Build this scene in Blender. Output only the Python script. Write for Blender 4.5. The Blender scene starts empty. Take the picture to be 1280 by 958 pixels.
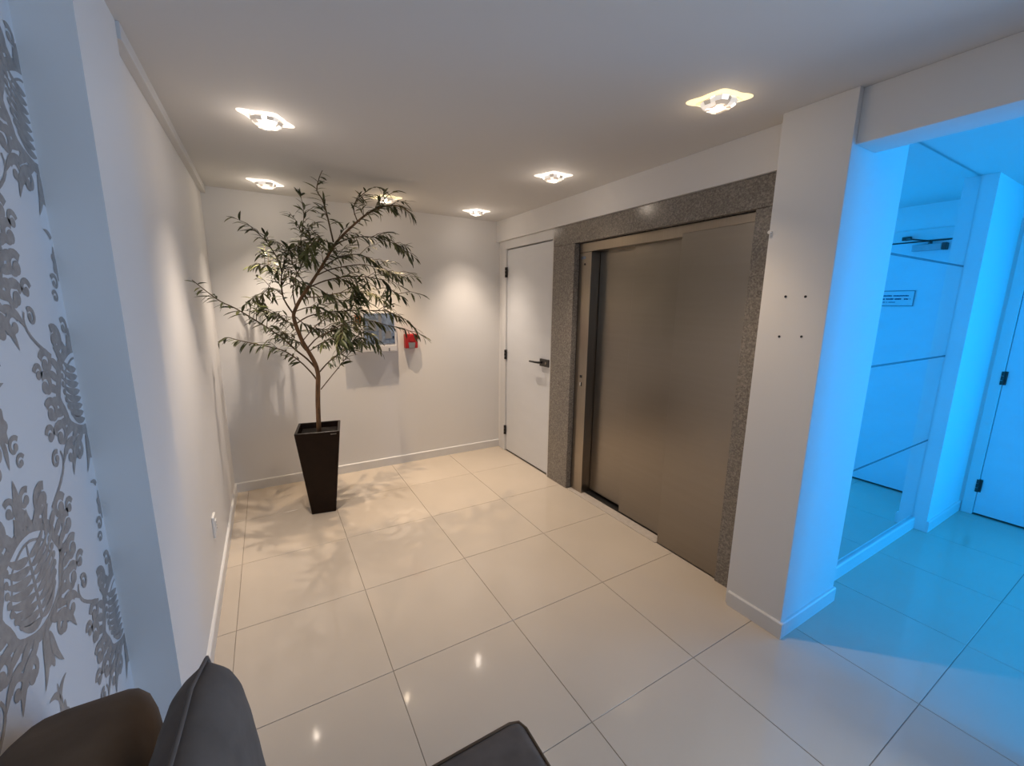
import bpy, bmesh, math, random
from mathutils import Vector, Matrix, Euler

S = bpy.context.scene
COL = S.collection
PI = math.pi

# ------------------------------------------------------------------ camera
cd = bpy.data.cameras.new('camera')
cam = bpy.data.objects.new('camera', cd)
COL.objects.link(cam)
cd.sensor_fit = 'HORIZONTAL'
cd.sensor_width = 36.0
cd.lens = 36.0 * 519.68 / 1280.0
cd.clip_start = 0.02
cd.clip_end = 60
R_yaw = Matrix.Rotation(-0.5302, 4, 'Z')
R_pitch = Matrix.Rotation(-0.1855, 4, 'X')
R_roll = Matrix.Rotation(-0.01185, 4, 'Y')
cam.matrix_world = (Matrix.Translation((-0.3483, -3.3813, 1.5666)) @ R_yaw @ R_pitch @ R_roll
                    @ Matrix.Rotation(PI / 2, 4, 'X'))
S.camera = cam

# ------------------------------------------------------------------ world, daylight, exposure
w = bpy.data.worlds.new('sky')
S.world = w
w.use_nodes = True
bg = w.node_tree.nodes['Background']
bg.inputs[0].default_value = (0.30, 0.55, 1.0, 1)
bg.inputs[1].default_value = 0.15


def area(name, loc, target, sx, sy, power, color):
    l = bpy.data.lights.new(name, 'AREA')
    l.shape = 'RECTANGLE'
    l.size, l.size_y = sx, sy
    l.energy = power
    l.color = color
    o = bpy.data.objects.new(name, l)
    COL.objects.link(o)
    o.location = loc
    d = Vector(target) - Vector(loc)
    o.rotation_euler = d.to_track_quat('-Z', 'Y').to_euler()
    return o


# daylight through the blue tinted glass of the side hall: east window and rear glass front (beyond the frame)
area('east_window_daylight', (4.45, -3.85, 1.25), (-0.7, -1.9, 1.2), 0.75, 2.1, 34, (0.01, 0.37, 1.0))
area('hall_glass_front_daylight', (2.55, -6.3, 1.25), (4.3, -3.0, 1.2), 1.2, 2.1, 106, (0.0, 0.34, 1.0))
# added pale fill light for the left walls, right of the camera (beyond the frame)
area('side_fill_light', (1.77, -3.78, 1.25), (-0.75, -3.78, 1.15), 0.75, 1.7, 30, (0.62, 0.78, 1.0))

vs = S.view_settings
vs.view_transform = 'Standard'
vs.look = 'None'
vs.gamma = 1.0
vs.exposure = 0.0
vs.use_curve_mapping = False
LAMP_POWER = 17.0
BEAM_POWER = 68.0
GLOW_POWER = 0.65
LAMP_COLOR = (1.0, 0.835, 0.68)


# ------------------------------------------------------------------ materials
def mat(name, color, rough=0.5, metal=0.0, noise=None, bump=None, spec=0.5, emit=None, trans=0.0, coat=0.0, sheen=0.0, ior=None):
    """noise = (scale xyz, amount): mottles the colour; bump = (scale xyz, strength)."""
    m = bpy.data.materials.new(name)
    m.use_nodes = True
    nt = m.node_tree
    b = nt.nodes['Principled BSDF']
    b.inputs['Base Color'].default_value = (*color, 1)
    b.inputs['Roughness'].default_value = rough
    b.inputs['Metallic'].default_value = metal
    b.inputs['Specular IOR Level'].default_value = spec
    b.inputs['Transmission Weight'].default_value = trans
    b.inputs['Coat Weight'].default_value = coat
    b.inputs['Sheen Weight'].default_value = sheen
    if ior:
        b.inputs['IOR'].default_value = ior
    if emit:
        b.inputs['Emission Color'].default_value = (*emit[0], 1)
        b.inputs['Emission Strength'].default_value = emit[1]
    tc = nt.nodes.new('ShaderNodeTexCoord')

    def noise_tex(scale, detail=3):
        mp = nt.nodes.new('ShaderNodeMapping')
        mp.inputs['Scale'].default_value = scale
        nt.links.new(tc.outputs['Object'], mp.inputs[0])
        n = nt.nodes.new('ShaderNodeTexNoise')
        n.inputs['Scale'].default_value = 1.0
        n.inputs['Detail'].default_value = detail
        nt.links.new(mp.outputs[0], n.inputs['Vector'])
        return n
    if noise:
        n = noise_tex(noise[0], 4)
        r = nt.nodes.new('ShaderNodeValToRGB')
        a = noise[1]
        r.color_ramp.elements[0].position = 0.3
        r.color_ramp.elements[1].position = 0.7
        r.color_ramp.elements[0].color = (*[c * (1 - a) for c in color], 1)
        r.color_ramp.elements[1].color = (*[min(1, c * (1 + a)) for c in color], 1)
        nt.links.new(n.outputs['Fac'], r.inputs[0])
        nt.links.new(r.outputs[0], b.inputs['Base Color'])
    if bump:
        n = noise_tex(bump[0], 2)
        bp = nt.nodes.new('ShaderNodeBump')
        bp.inputs['Strength'].default_value = bump[1]
        bp.inputs['Distance'].default_value = 0.002
        nt.links.new(n.outputs['Fac'], bp.inputs['Height'])
        nt.links.new(bp.outputs[0], b.inputs['Normal'])
    return m


M = dict(
    paint=mat('white_wall_paint', (0.78, 0.765, 0.75), 0.6, bump=((60, 60, 60), 0.06)),
    ceil=mat('ceiling_paint', (0.66, 0.645, 0.63), 0.8, bump=((50, 50, 50), 0.05)),
    base=mat('white_gloss_baseboard', (0.74, 0.73, 0.72), 0.3),
    doorw=mat('white_door_lacquer', (0.72, 0.73, 0.75), 0.38, noise=((3, 3, 8), 0.02)),
    frame=mat('white_door_frame', (0.72, 0.71, 0.70), 0.45),
    tile=mat('cream_porcelain', (0.56, 0.485, 0.40), 0.07, noise=((2.2, 2.2, 2.2), 0.03), spec=0.5),
    grout=mat('grey_brown_grout', (0.27, 0.235, 0.195), 0.9, noise=((40, 40, 40), 0.1)),
    gap=mat('dark_gap', (0.02, 0.018, 0.016), 0.8, noise=((20, 20, 20), 0.1)),
    wallp=mat('pale_wallpaper', (0.70, 0.70, 0.71), 0.55, bump=((300, 300, 300), 0.05)),
    damask=mat('taupe_damask_print', (0.31, 0.28, 0.26), 0.45, 0.0, noise=((60, 60, 60), 0.16)),
    steel=mat('brushed_steel', (0.30, 0.272, 0.24), 0.30, 1.0, noise=((1.5, 1.5, 40), 0.02)),
    steel_l=mat('bright_brushed_steel', (0.36, 0.315, 0.265), 0.30, 1.0, noise=((260, 260, 2), 0.06)),
    steel_d=mat('dark_steel', (0.10, 0.095, 0.09), 0.42, 0.9, noise=((50, 50, 50), 0.1)),
    black=mat('black_plastic', (0.015, 0.015, 0.016), 0.35, noise=((30, 30, 30), 0.1)),
    hinge=mat('dark_hinge_steel', (0.07, 0.065, 0.06), 0.45, 0.8, noise=((50, 50, 50), 0.15)),
    pot=mat('dark_brown_gloss', (0.013, 0.006, 0.003), 0.25, noise=((20, 20, 20), 0.15), spec=0.16),
    soil=mat('dark_soil', (0.012, 0.008, 0.006), 0.95, noise=((60, 60, 60), 0.5), bump=((80, 80, 80), 0.8)),
    bark=mat('brown_bark', (0.17, 0.085, 0.035), 0.75, noise=((60, 60, 14), 0.4), bump=((80, 80, 20), 0.6)),
    twig=mat('brown_twig', (0.10, 0.065, 0.03), 0.75, noise=((60, 60, 30), 0.3)),
    leaf0=mat('leaf_dark_green', (0.040, 0.050, 0.016), 0.48, noise=((30, 30, 30), 0.25)),
    leaf1=mat('leaf_olive_green', (0.075, 0.085, 0.022), 0.48, noise=((30, 30, 30), 0.25)),
    leaf2=mat('leaf_light_olive', (0.13, 0.135, 0.04), 0.5, noise=((30, 30, 30), 0.25)),
    halopl=mat('painted_halo_inner', (0.80, 0.74, 0.68), 0.35, emit=((1.0, 0.86, 0.72), 0.34)),  # halo of spilled lamp light on the ceiling, painted as emission
    halorim=mat('painted_halo_edge', (0.9, 0.85, 0.8), 0.3, emit=((1.0, 0.90, 0.78), 1.1)),
    halorim_y=mat('yellow_painted_halo_edge', (0.9, 0.84, 0.7), 0.3, emit=((1.0, 0.80, 0.42), 1.15)),
    halopl_y=mat('yellow_painted_halo_inner', (0.80, 0.72, 0.55), 0.35, emit=((1.0, 0.78, 0.42), 0.42)),
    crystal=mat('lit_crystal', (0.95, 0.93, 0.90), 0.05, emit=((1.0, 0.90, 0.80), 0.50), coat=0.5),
    crystal_hot=mat('crystal_painted_sparkle', (0.95, 0.93, 0.90), 0.05, emit=((1.0, 0.95, 0.90), 2.6), coat=0.5),  # glint painted as strong emission on some facets
    crystal_dim=mat('crystal_painted_shade', (0.55, 0.50, 0.46), 0.05, emit=((1.0, 0.84, 0.66), 0.22), coat=0.5),
    bulb=mat('lamp_filament', (1, 1, 1), 0.3, emit=((1.0, 0.90, 0.78), 26.0)),
    mirror=mat('silvered_glass', (0.86, 0.90, 0.92), 0.012, 1.0, noise=((1, 1, 1), 0.005)),
    mirror_edge=mat('mirror_edge_strip', (0.16, 0.18, 0.20), 0.35, 0.6, noise=((40, 40, 40), 0.05)),
    boxw=mat('white_box_enamel', (0.70, 0.69, 0.70), 0.4, noise=((20, 20, 20), 0.02)),
    red=mat('red_plastic', (0.42, 0.018, 0.014), 0.35, noise=((20, 20, 20), 0.08)),
    orange=mat('orange_sticker', (0.42, 0.12, 0.03), 0.5, noise=((20, 20, 20), 0.08)),
    bluegrey=mat('blue_grey_panel', (0.17, 0.22, 0.31), 0.3, noise=((26, 26, 26), 0.45)),
    grey=mat('grey_plastic', (0.22, 0.23, 0.25), 0.4, noise=((20, 20, 20), 0.06)),
    paper=mat('white_label', (0.66, 0.68, 0.70), 0.5, noise=((20, 20, 20), 0.02)),
    ink=mat('dark_blue_ink', (0.03, 0.05, 0.12), 0.6, noise=((20, 20, 20), 0.05)),
    silver=mat('silver_paint', (0.45, 0.47, 0.49), 0.35, 0.5, noise=((40, 40, 40), 0.05)),
    plastw=mat('white_plastic', (0.78, 0.77, 0.75), 0.35, noise=((20, 20, 20), 0.02)),
    velvg=mat('grey_velvet', (0.135, 0.107, 0.090), 0.9, noise=((14, 14, 14), 0.16), bump=((45, 45, 45), 0.25), spec=0.15, sheen=0.08),
    velvb=mat('brown_velvet', (0.135, 0.090, 0.058), 0.9, noise=((12, 12, 12), 0.16), bump=((45, 45, 45), 0.25), spec=0.15, sheen=0.06),
    wood=mat('dark_wood_foot', (0.03, 0.02, 0.014), 0.5, noise=((20, 20, 60), 0.3)),
    stone=mat('pale_sill_stone', (0.52, 0.46, 0.40), 0.3, noise=((40, 40, 40), 0.08)),
)


def granite_material():
    m = mat('polished_granite', (0.2, 0.18, 0.16), 0.22, spec=0.5)
    nt = m.node_tree
    b = nt.nodes['Principled BSDF']
    tc = [n for n in nt.nodes if n.type == 'TEX_COORD'][0]
    v = nt.nodes.new('ShaderNodeTexVoronoi')
    v.inputs['Scale'].default_value = 150
    n = nt.nodes.new('ShaderNodeTexNoise')
    n.inputs['Scale'].default_value = 70
    n.inputs['Detail'].default_value = 5
    mx = nt.nodes.new('ShaderNodeMix')
    mx.data_type = 'RGBA'
    mx.inputs['Factor'].default_value = 0.5
    r = nt.nodes.new('ShaderNodeValToRGB')
    e = r.color_ramp.elements
    e[0].position, e[0].color = 0.30, (0.15, 0.132, 0.113, 1)
    e[1].position, e[1].color = 0.72, (0.32, 0.288, 0.25, 1)
    mid = e.new(0.52)
    mid.color = (0.225, 0.20, 0.172, 1)
    nt.links.new(tc.outputs['Object'], v.inputs['Vector'])
    nt.links.new(tc.outputs['Object'], n.inputs['Vector'])
    nt.links.new(v.outputs['Color'], mx.inputs['A'])
    nt.links.new(n.outputs['Fac'], mx.inputs['B'])
    nt.links.new(mx.outputs['Result'], r.inputs[0])
    nt.links.new(r.outputs[0], b.inputs['Base Color'])
    return m


M['granite'] = granite_material()


# ------------------------------------------------------------------ mesh helpers
def new_bm():
    return bmesh.new()


def box(bm, x0, x1, y0, y1, z0, z1):
    v = [bm.verts.new((x, y, z)) for z in (z0, z1) for y in (y0, y1) for x in (x0, x1)]
    for f in ((0, 2, 3, 1), (4, 5, 7, 6), (0, 1, 5, 4), (2, 6, 7, 3), (0, 4, 6, 2), (1, 3, 7, 5)):
        bm.faces.new([v[i] for i in f])
    return v


def prism(bm, pts, axis, a, b):
    """extrude a 2D outline along an axis between a and b."""
    def to3(p, t):
        return (t, p[0], p[1]) if axis == 'x' else (p[0], t, p[1]) if axis == 'y' else (p[0], p[1], t)
    A = [bm.verts.new(to3(p, a)) for p in pts]
    B = [bm.verts.new(to3(p, b)) for p in pts]
    n = len(pts)
    bm.faces.new(A)
    bm.faces.new(B[::-1])
    for i in range(n):
        bm.faces.new((A[i], B[i], B[(i + 1) % n], A[(i + 1) % n]))


def tube(bm, pts, r0, r1=None, n=8, cap=True):
    r1 = r0 if r1 is None else r1
    P = [Vector(p) for p in pts]
    rings = []
    up = Vector((0.13, 0.21, 0.97)).normalized()
    for i, p in enumerate(P):
        d = (P[min(i + 1, len(P) - 1)] - P[max(i - 1, 0)]).normalized()
        a = d.cross(up)
        if a.length < 1e-3:
            a = d.cross(Vector((1, 0, 0)))
        a.normalize()
        c = a.cross(d)
        t = i / max(1, len(P) - 1)
        r = r0 + (r1 - r0) * t
        rings.append([bm.verts.new(p + (a * math.cos(2 * PI * k / n) + c * math.sin(2 * PI * k / n)) * r) for k in range(n)])
    for A, B in zip(rings, rings[1:]):
        for k in range(n):
            bm.faces.new((A[k], A[(k + 1) % n], B[(k + 1) % n], B[k]))
    if cap:
        bm.faces.new(rings[0][::-1])
        bm.faces.new(rings[-1])


def disc_prism(bm, c, r, axis, a, b, n=16):
    prism(bm, [(c[0] + r * math.cos(2 * PI * k / n), c[1] + r * math.sin(2 * PI * k / n)) for k in range(n)], axis, a, b)


def obj(name, bm, m, parent=None, bevel=0.0, smooth=False, seg=2, sub=0):
    bmesh.ops.recalc_face_normals(bm, faces=bm.faces)
    me = bpy.data.meshes.new(name)
    bm.to_mesh(me)
    bm.free()
    if smooth:
        me.polygons.foreach_set('use_smooth', [True] * len(me.polygons))
    o = bpy.data.objects.new(name, me)
    if m:
        me.materials.append(m)
    COL.objects.link(o)
    if parent:
        o.parent = parent
        o.matrix_parent_inverse = Matrix.Translation(-Vector(parent_origin(parent)))
    if bevel:
        md = o.modifiers.new('bevel', 'BEVEL')
        md.width = bevel
        md.segments = seg
        md.limit_method = 'ANGLE'
    if sub:
        md = o.modifiers.new('sub', 'SUBSURF')
        md.levels = md.render_levels = sub
    return o


def parent_origin(p):
    t = Vector((0, 0, 0))
    while p:
        t = t + Vector(p.location) + p.matrix_parent_inverse.translation
        p = p.parent
    return t


def bx(name, m, dims, parent=None, bevel=0.0):
    bm = new_bm()
    box(bm, *dims)
    return obj(name, bm, m, parent, bevel)


def thing(name, label, cat, loc=(0, 0, 0), group=None):
    o = bpy.data.objects.new(name, None)
    o.empty_display_size = 0.1
    COL.objects.link(o)
    o.location = loc
    o['label'] = label
    o['category'] = cat
    if group:
        o['group'] = group
    return o


def tag(o, label, cat, group=None):
    o['label'] = label
    o['category'] = cat
    if group:
        o['group'] = group
    return o


def struct(o, label=None):
    o['kind'] = 'structure'
    if label:
        o['label'] = label
    return o


# ------------------------------------------------------------------ shell
H = 2.40
BX = 0.575          # back wall plane (y)
LX = -0.69          # left wall plane (x)
RX = 1.80           # right wall plane (x)
YR = -6.2           # rear wall
EX = 4.30           # east wall of the side hall

floor = struct(bx('floor', M['grout'], (-0.95, 4.5, YR - .15, 0.75, -0.12, -0.003)), 'floor of large glossy cream porcelain tiles with thin joints')
ceiling = struct(bx('ceiling', M['ceil'], (-0.95, 4.5, YR - .15, 0.75, H, H + 0.12)), 'flat white plaster ceiling with recessed crystal spotlights')

# floor tiles, 60 cm, with narrow recessed joints
T, G = 0.6, 0.0013


def add_tile(x0, x1, y0, y1):
    bm = new_bm()
    c = 0.0009
    w2, h2 = (x1 - x0) / 2 - G, (y1 - y0) / 2 - G
    lo = [bm.verts.new((sx * w2, sy * h2, -0.009)) for sx, sy in ((-1, -1), (1, -1), (1, 1), (-1, 1))]
    md = [bm.verts.new((sx * w2, sy * h2, -c)) for sx, sy in ((-1, -1), (1, -1), (1, 1), (-1, 1))]
    hi = [bm.verts.new((sx * (w2 - c), sy * (h2 - c), 0)) for sx, sy in ((-1, -1), (1, -1), (1, 1), (-1, 1))]
    for A, B in ((lo, md), (md, hi)):
        for i in range(4):
            bm.faces.new((A[i], A[(i + 1) % 4], B[(i + 1) % 4], B[i]))
    bm.faces.new(hi)
    me = bpy.data.meshes.new('tile')
    bm.to_mesh(me)
    bm.free()
    me.materials.append(M['tile'])
    return me


tile_mesh = {}
edges_x = [-0.775] + [T * k for k in range(-1, 8) if -0.775 < T * k < 4.3] + [4.3]
edges_y = [YR] + [T * k for k in range(-10, 1)] + [BX]
for xa, xb in zip(edges_x, edges_x[1:]):
    for ya, yb in zip(edges_y, edges_y[1:]):
        if xa >= 1.75 and ya >= -2.5:      # inside the lift shaft and service room: not visible
            continue
        if yb - ya < 0.01:
            continue
        key = (round(xb - xa, 3), round(yb - ya, 3))
        if key not in tile_mesh:
            tile_mesh[key] = add_tile(xa, xb, ya, yb)
        o = bpy.data.objects.new('tile', tile_mesh[key])
        COL.objects.link(o)
        o.parent = floor
        o.location = ((xa + xb) / 2, (ya + yb) / 2, 0)

# walls
struct(bx('wall_back', M['paint'], (-0.95, 2.05, BX, 0.75, 0, H)), 'plain white back wall washed by the ceiling spots')
struct(bx('wall_left', M['paint'], (-0.95, LX, -1.53, BX, 0, H)), 'plain white left wall beside the potted tree')
struct(bx('wall_left_pillar', M['paint'], (-0.95, -0.67, -1.93, -1.53, 0, H)), 'white pillar between the damask wallpaper and left wall')
wp = struct(bx('wall_left_papered', M['wallp'], (-0.95, -0.775, YR, -1.93, 0, H)), 'pale wall with taupe damask wallpaper at the far left')
bm = new_bm()
box(bm, RX, 2.05, 0.515, BX, 0, 2.2)
box(bm, RX, 2.05, -0.42, -0.40, 0, 2.2)
box(bm, RX - 0.035, 2.05, -2.25, BX, 2.2, H)
struct(obj('wall_right', bm, M['paint'], bevel=0.002), 'white wall and lowered beam over the door and lift')
bm = new_bm()
prism(bm, [(1.67, -2.525), (2.2, -2.525), (2.2, -2.30), (2.05, -2.218), (1.67, -2.218 - 0.03), (1.67, -2.26)], 'z', 0, H)
column = struct(obj('wall_column', bm, M['paint'], bevel=0.002), 'white column at the right of the lift with four small holes')
for (y, z) in ((-2.355, 1.618), (-2.436, 1.617), (-2.35, 1.439), (-2.442, 1.445)):
    bm = new_bm()
    disc_prism(bm, (y, z), 0.0055, 'x', 1.6685, 1.68, 10)
    obj('screw_hole', bm, M['black'], column)
bm = new_bm()
tube(bm, [(1.672, -2.256, 1.905), (1.655, -2.256, 1.905)], 0.006, 0.008)
obj('wall_peg', bm, M['plastw'], column)
struct(bx('trim_1', M['paint'], (1.70, 1.875, YR, -2.525, 2.2, H), bevel=0.002), 'white beam over the opening to the blue lit side hall')
bm = new_bm()  # unseen wall added to block hall light and hold the fill light
box(bm, 1.61, 1.875, -3.38, -3.32, 0, 2.2)  # deep end piece added to keep fill light off the column side
box(bm, 1.70, 1.875, YR, -4.52, 0, 2.2)
box(bm, 1.84, 1.875, -4.52, -3.38, 0, 2.2)
box(bm, 1.70, 1.84, -4.52, -3.38, 0, 0.36)
box(bm, 1.70, 1.84, -4.52, -3.38, 2.12, 2.2)
struct(obj('wall_light_block', bm, M['paint']), 'added white wall blocking hall light from the lobby, behind the camera')
struct(bx('trim_2', M['ceil'], (LX, -0.660, -1.53, BX, 2.35, H), bevel=0.002), 'narrow plaster cove along the top of left wall')
struct(bx('wall_hall_recess', M['paint'], (2.2, 3.6, -2.415, -2.30, 0, H)), 'wall behind the hall mirror')
struct(bx('wall_hall', M['paint'], (3.6, EX, -2.52, -2.30, 0, H)), 'white hall wall between mirror and far door')
bm = new_bm()
box(bm, EX, 4.5, YR, -4.3, 0, H)
box(bm, EX, 4.5, -4.3, -3.49, 2.3, H)
box(bm, EX, 4.5, -4.3, -3.49, 0, 0.12)
box(bm, EX, 4.5, -3.49, -3.43, 0, H)
box(bm, EX, 4.5, -3.43, -2.595, 2.125, H)
box(bm, EX, 4.5, -2.595, -2.30, 0, H)
struct(obj('wall_east', bm, M['paint']), 'white end wall of the side hall holding a door')
bm = new_bm()
box(bm, -0.95, 1.87, YR - .15, YR, 0, 0.4)
box(bm, 1.87, 4.5, YR - .15, YR, 0, 0.1)
box(bm, -0.95, 4.5, YR - .15, YR, 2.3, H)
box(bm, -0.95, -0.2, YR - .15, YR, 0.4, 2.3)
box(bm, 1.7, 1.95, YR - .15, YR, 0.4, 2.3)
box(bm, 4.25, 4.5, YR - .15, YR, 0.1, 2.3)
struct(obj('wall_rear', bm, M['paint']), 'white wall behind the camera with a wide window opening')


# baseboards (top edge eased)
def baseboard(name, axis, a, b, plane, sign, h=0.08, t=0.014):
    bm = new_bm()
    prof = [(plane, 0), (plane + sign * t, 0), (plane + sign * t, h - 0.005), (plane + sign * (t - 0.005), h), (plane, h)]
    prism(bm, prof, axis, a, b)
    return struct(obj(name, bm, M['base']))


baseboard('baseboard_back', 'x', LX, RX, BX, -1)
baseboard('baseboard_left', 'y', -1.53, BX - 0.014, LX, 1)
baseboard('baseboard_pillar', 'y', -1.93, -1.53, -0.67, 1)
baseboard('baseboard_papered', 'y', YR, -1.93, -0.775, 1)
baseboard('baseboard_column', 'y', -2.539, -2.265, 1.67, -1)
baseboard('baseboard_column_side', 'x', 1.672, 2.2, -2.525, -1)
baseboard('baseboard_recess', 'x', 2.2, 3.6, -2.415, -1, h=0.085, t=0.045)
baseboard('baseboard_hall', 'x', 3.6, EX, -2.52, -1)


# ------------------------------------------------------------------ doors
def hinge(parent, x, y, z, sx=-1):
    bm = new_bm()
    box(bm, x + sx * 0.006, x, y - 0.022, y + 0.022, z - 0.05, z + 0.05)
    for k in range(3):
        tube(bm, [(x + sx * 0.010, y, z - 0.05 + k * 0.034), (x + sx * 0.010, y, z - 0.05 + k * 0.034 + 0.031)], 0.009, n=10)
    return obj('hinge', bm, M['hinge'], parent)


def make_frame(parent, x, y0, y1, top, w0, w1, wt):
    """casing around an opening y0<y1 on plane x (proud to -x)."""
    for ya, yb in ((y0 - w0, y0 - 0.003), (y1 + 0.003, y1 + w1)):
        bx('door_jamb', M['frame'], (x - 0.012, x + 0.12, ya, yb, 0, top + wt), parent, 0.003)
    bx('door_head', M['frame'], (x - 0.012, x + 0.12, y0 - 0.003, y1 + 0.003, top + 0.003, top + wt), parent, 0.003)


d1 = thing('door_1', 'white flush service door with dark lever lock, left of the lift', 'door', (1.8, 0.02, 0))
d1['kind'] = 'structure'
leaf = bx('door_leaf', M['doorw'], (1.806, 1.845, -0.385, 0.41, 0.012, 2.108), d1, 0.002)
make_frame(d1, RX, -0.385, 0.41, 2.115, 0.018, 0.105, 0.083)
bx('door_gap', M['gap'], (1.85, 1.90, -0.40, 0.42, 0.0, 2.115), d1)
for z in (0.232, 1.055, 1.892):
    hinge(d1, 1.800, 0.418, z)
lock = bx('lock_plate', M['steel_d'], (1.786, 1.806, -0.378, -0.235, 1.020, 1.088), d1, 0.003)
bm = new_bm()
tube(bm, [(1.788, -0.262, 1.054), (1.752, -0.262, 1.054)], 0.011, n=12)
tube(bm, [(1.754, -0.262, 1.054), (1.752, -0.20, 1.052), (1.752, -0.12, 1.05)], 0.010, 0.009, n=10)
obj('lever', bm, M['black'], lock, smooth=True)
bm = new_bm()
disc_prism(bm, (-0.335, 1.054), 0.012, 'x', 1.783, 1.790, 16)
obj('key_cylinder', bm, M['steel_l'], lock)

d2 = thing('door_2', 'white flush door with overhead closer at the end of hall', 'door', (4.3, -3.0, 0))
d2['kind'] = 'structure'
make_frame(d2, EX, -3.42, -2.605, 2.115, 0.065, 0.065, 0.09)
bx('door_leaf', M['doorw'], (4.306, 4.345, -3.42, -2.605, 0.012, 2.108), d2, 0.002)
bx('door_gap', M['gap'], (4.35, 4.40, -3.43, -2.595, 0.0, 2.115), d2)
for z in (0.237, 1.08, 1.905):
    hinge(d2, 4.300, -2.600, z)
bm = new_bm()
tube(bm, [(4.306, -3.34, 1.05), (4.25, -3.34, 1.05), (4.25, -3.22, 1.05)], 0.010, n=10)
obj('lever', bm, M['black'], d2, smooth=True)
clo = bx('door_closer', M['silver'], (4.256, 4.306, -2.925, -2.745, 2.035, 2.085), d2, 0.006)
bx('closer_cap', M['steel_d'], (4.252, 4.308, -2.745, -2.715, 2.033, 2.087), clo, 0.004)
bm = new_bm()
tube(bm, [(4.28, -2.82, 2.085), (4.28, -2.82, 2.115)], 0.013, n=10)
tube(bm, [(4.28, -2.82, 2.108), (4.12, -2.90, 2.118)], 0.006, n=8)
tube(bm, [(4.12, -2.89, 2.118), (4.272, -2.97, 2.14)], 0.0055, n=8)
box(bm, 4.262, 4.288, -2.995, -2.94, 2.128, 2.156)
obj('closer_arm', bm, M['steel_d'], clo)
sign = bx('door_sign', M['paper'], (4.302, 4.306, -3.15, -2.86, 1.595, 1.725), d2)
bm = new_bm()
for ya, yb, za, zb in ((-3.15, -2.86, 1.719, 1.725), (-3.15, -2.86, 1.595, 1.601), (-3.15, -3.144, 1.601, 1.719), (-2.866, -2.86, 1.601, 1.719)):
    box(bm, 4.300, 4.303, ya, yb, za, zb)
obj('sign_border', bm, M['grey'], sign)
bm = new_bm()
rg = random.Random(4)
for z, h, a, b in ((1.682, 0.010, -3.12, -2.895), (1.655, 0.012, -3.13, -2.885), (1.628, 0.006, -3.07, -2.98)):
    y = a
    while y < b:                      # lettering too small to read in the photograph: letter-sized strokes
        lw = rg.uniform(0.004, 0.008)
        if rg.random() > 0.16:
            box(bm, 4.3005, 4.3022, y, min(b, y + lw), z - h / 2, z + h / 2 * rg.uniform(0.7, 1.0))
        y += lw + 0.0014
obj('sign_text', bm, M['ink'], sign)

# ------------------------------------------------------------------ lift entrance
el = thing('elevator_entrance', 'brushed steel lift doors in a grey granite surround between door and column', 'elevator', (1.8, -1.4, 0))


def slab(y0, y1, z0, z1):
    return bx('granite_slab', M['granite'], (1.782, 1.84, y0, y1, z0, z1), el, 0.002)


slab(-0.692, -0.412, 0, 2.046)
slab(-2.214, -2.108, 0, 2.046)
slab(-2.214, -0.412, 2.048, 2.198)
bx('shaft_backing', M['gap'], (1.96, 2.0, -2.2, -0.5, 0, 2.1), el)
bx('head_panel', M['steel_l'], (1.826, 1.95, -2.107, -0.706, 1.976, 2.043), el, 0.002)
st = bx('jamb_panel', M['steel_l'], (1.828, 1.955, -0.845, -0.706, 0.001, 1.974), el, 0.002)
bx('reveal', M['steel_d'], (1.832, 1.86, -0.705, -0.694, 0.0, 2.045), el)
cb = bx('call_button', M['black'], (1.824, 1.829, -0.792, -0.768, 0.99, 1.012), st, 0.001)
ks = bx('key_switch', M['plastw'], (1.825, 1.829, -0.790, -0.770, 0.925, 0.950), st, 0.001)
bx('key_slot', M['black'], (1.8235, 1.829, -0.793, -0.783, 0.922, 0.953), st)
bx('indicator_plate', M['bluegrey'], (1.825, 1.829, -0.775, -0.725, 1.925, 1.945), st, 0.001)
bm = new_bm()
disc_prism(bm, (-0.772, 1.885), 0.008, 'x', 1.824, 1.83, 12)
obj('indicator_dot', bm, M['black'], st)
bx('door_panel', M['steel'], (1.915, 1.94, -1.30, -0.85, 0.03, 1.99), el, 0.002)
bx('door_panel', M['steel'], (1.875, 1.90, -1.72, -1.235, 0.012, 1.99), el, 0.002)
bx('door_panel', M['steel'], (1.800, 1.822, -2.106, -1.672, 0.004, 1.992), el, 0.003)
bx('door_sill', M['stone'], (1.786, 1.868, -1.668, -0.706, -0.002, 0.006), el, 0.002)
bx('sill_track', M['steel_d'], (1.868, 1.95, -1.72, -0.846, -0.002, 0.008), el)

# ------------------------------------------------------------------ hall mirror
mir = thing('wall_mirror', 'tall mirror of four stacked panels recessed in the blue hall wall', 'mirror', (2.9, -2.43, 0.085))
zs = [0.087, 0.667, 1.262, 1.848, 2.395]
for za, zb in zip(zs, zs[1:]):
    bx('mirror_panel', M['mirror'], (2.203, 3.597, -2.442, -2.416, za + 0.006, zb - 0.006), mir)
for z in zs[1:4]:
    bx('joint_strip', M['mirror_edge'], (2.203, 3.597, -2.4425, -2.416, z - 0.006, z + 0.006), mir)

# ------------------------------------------------------------------ ceiling spotlights


WARM = (1.0, 0.74, 0.48)


def pin(t, th0, R, Q):
    return R + Q * abs(math.cos(t - th0)) ** 16 + 0.3 * Q * abs(math.cos(2 * (t - th0))) ** 6


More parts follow.
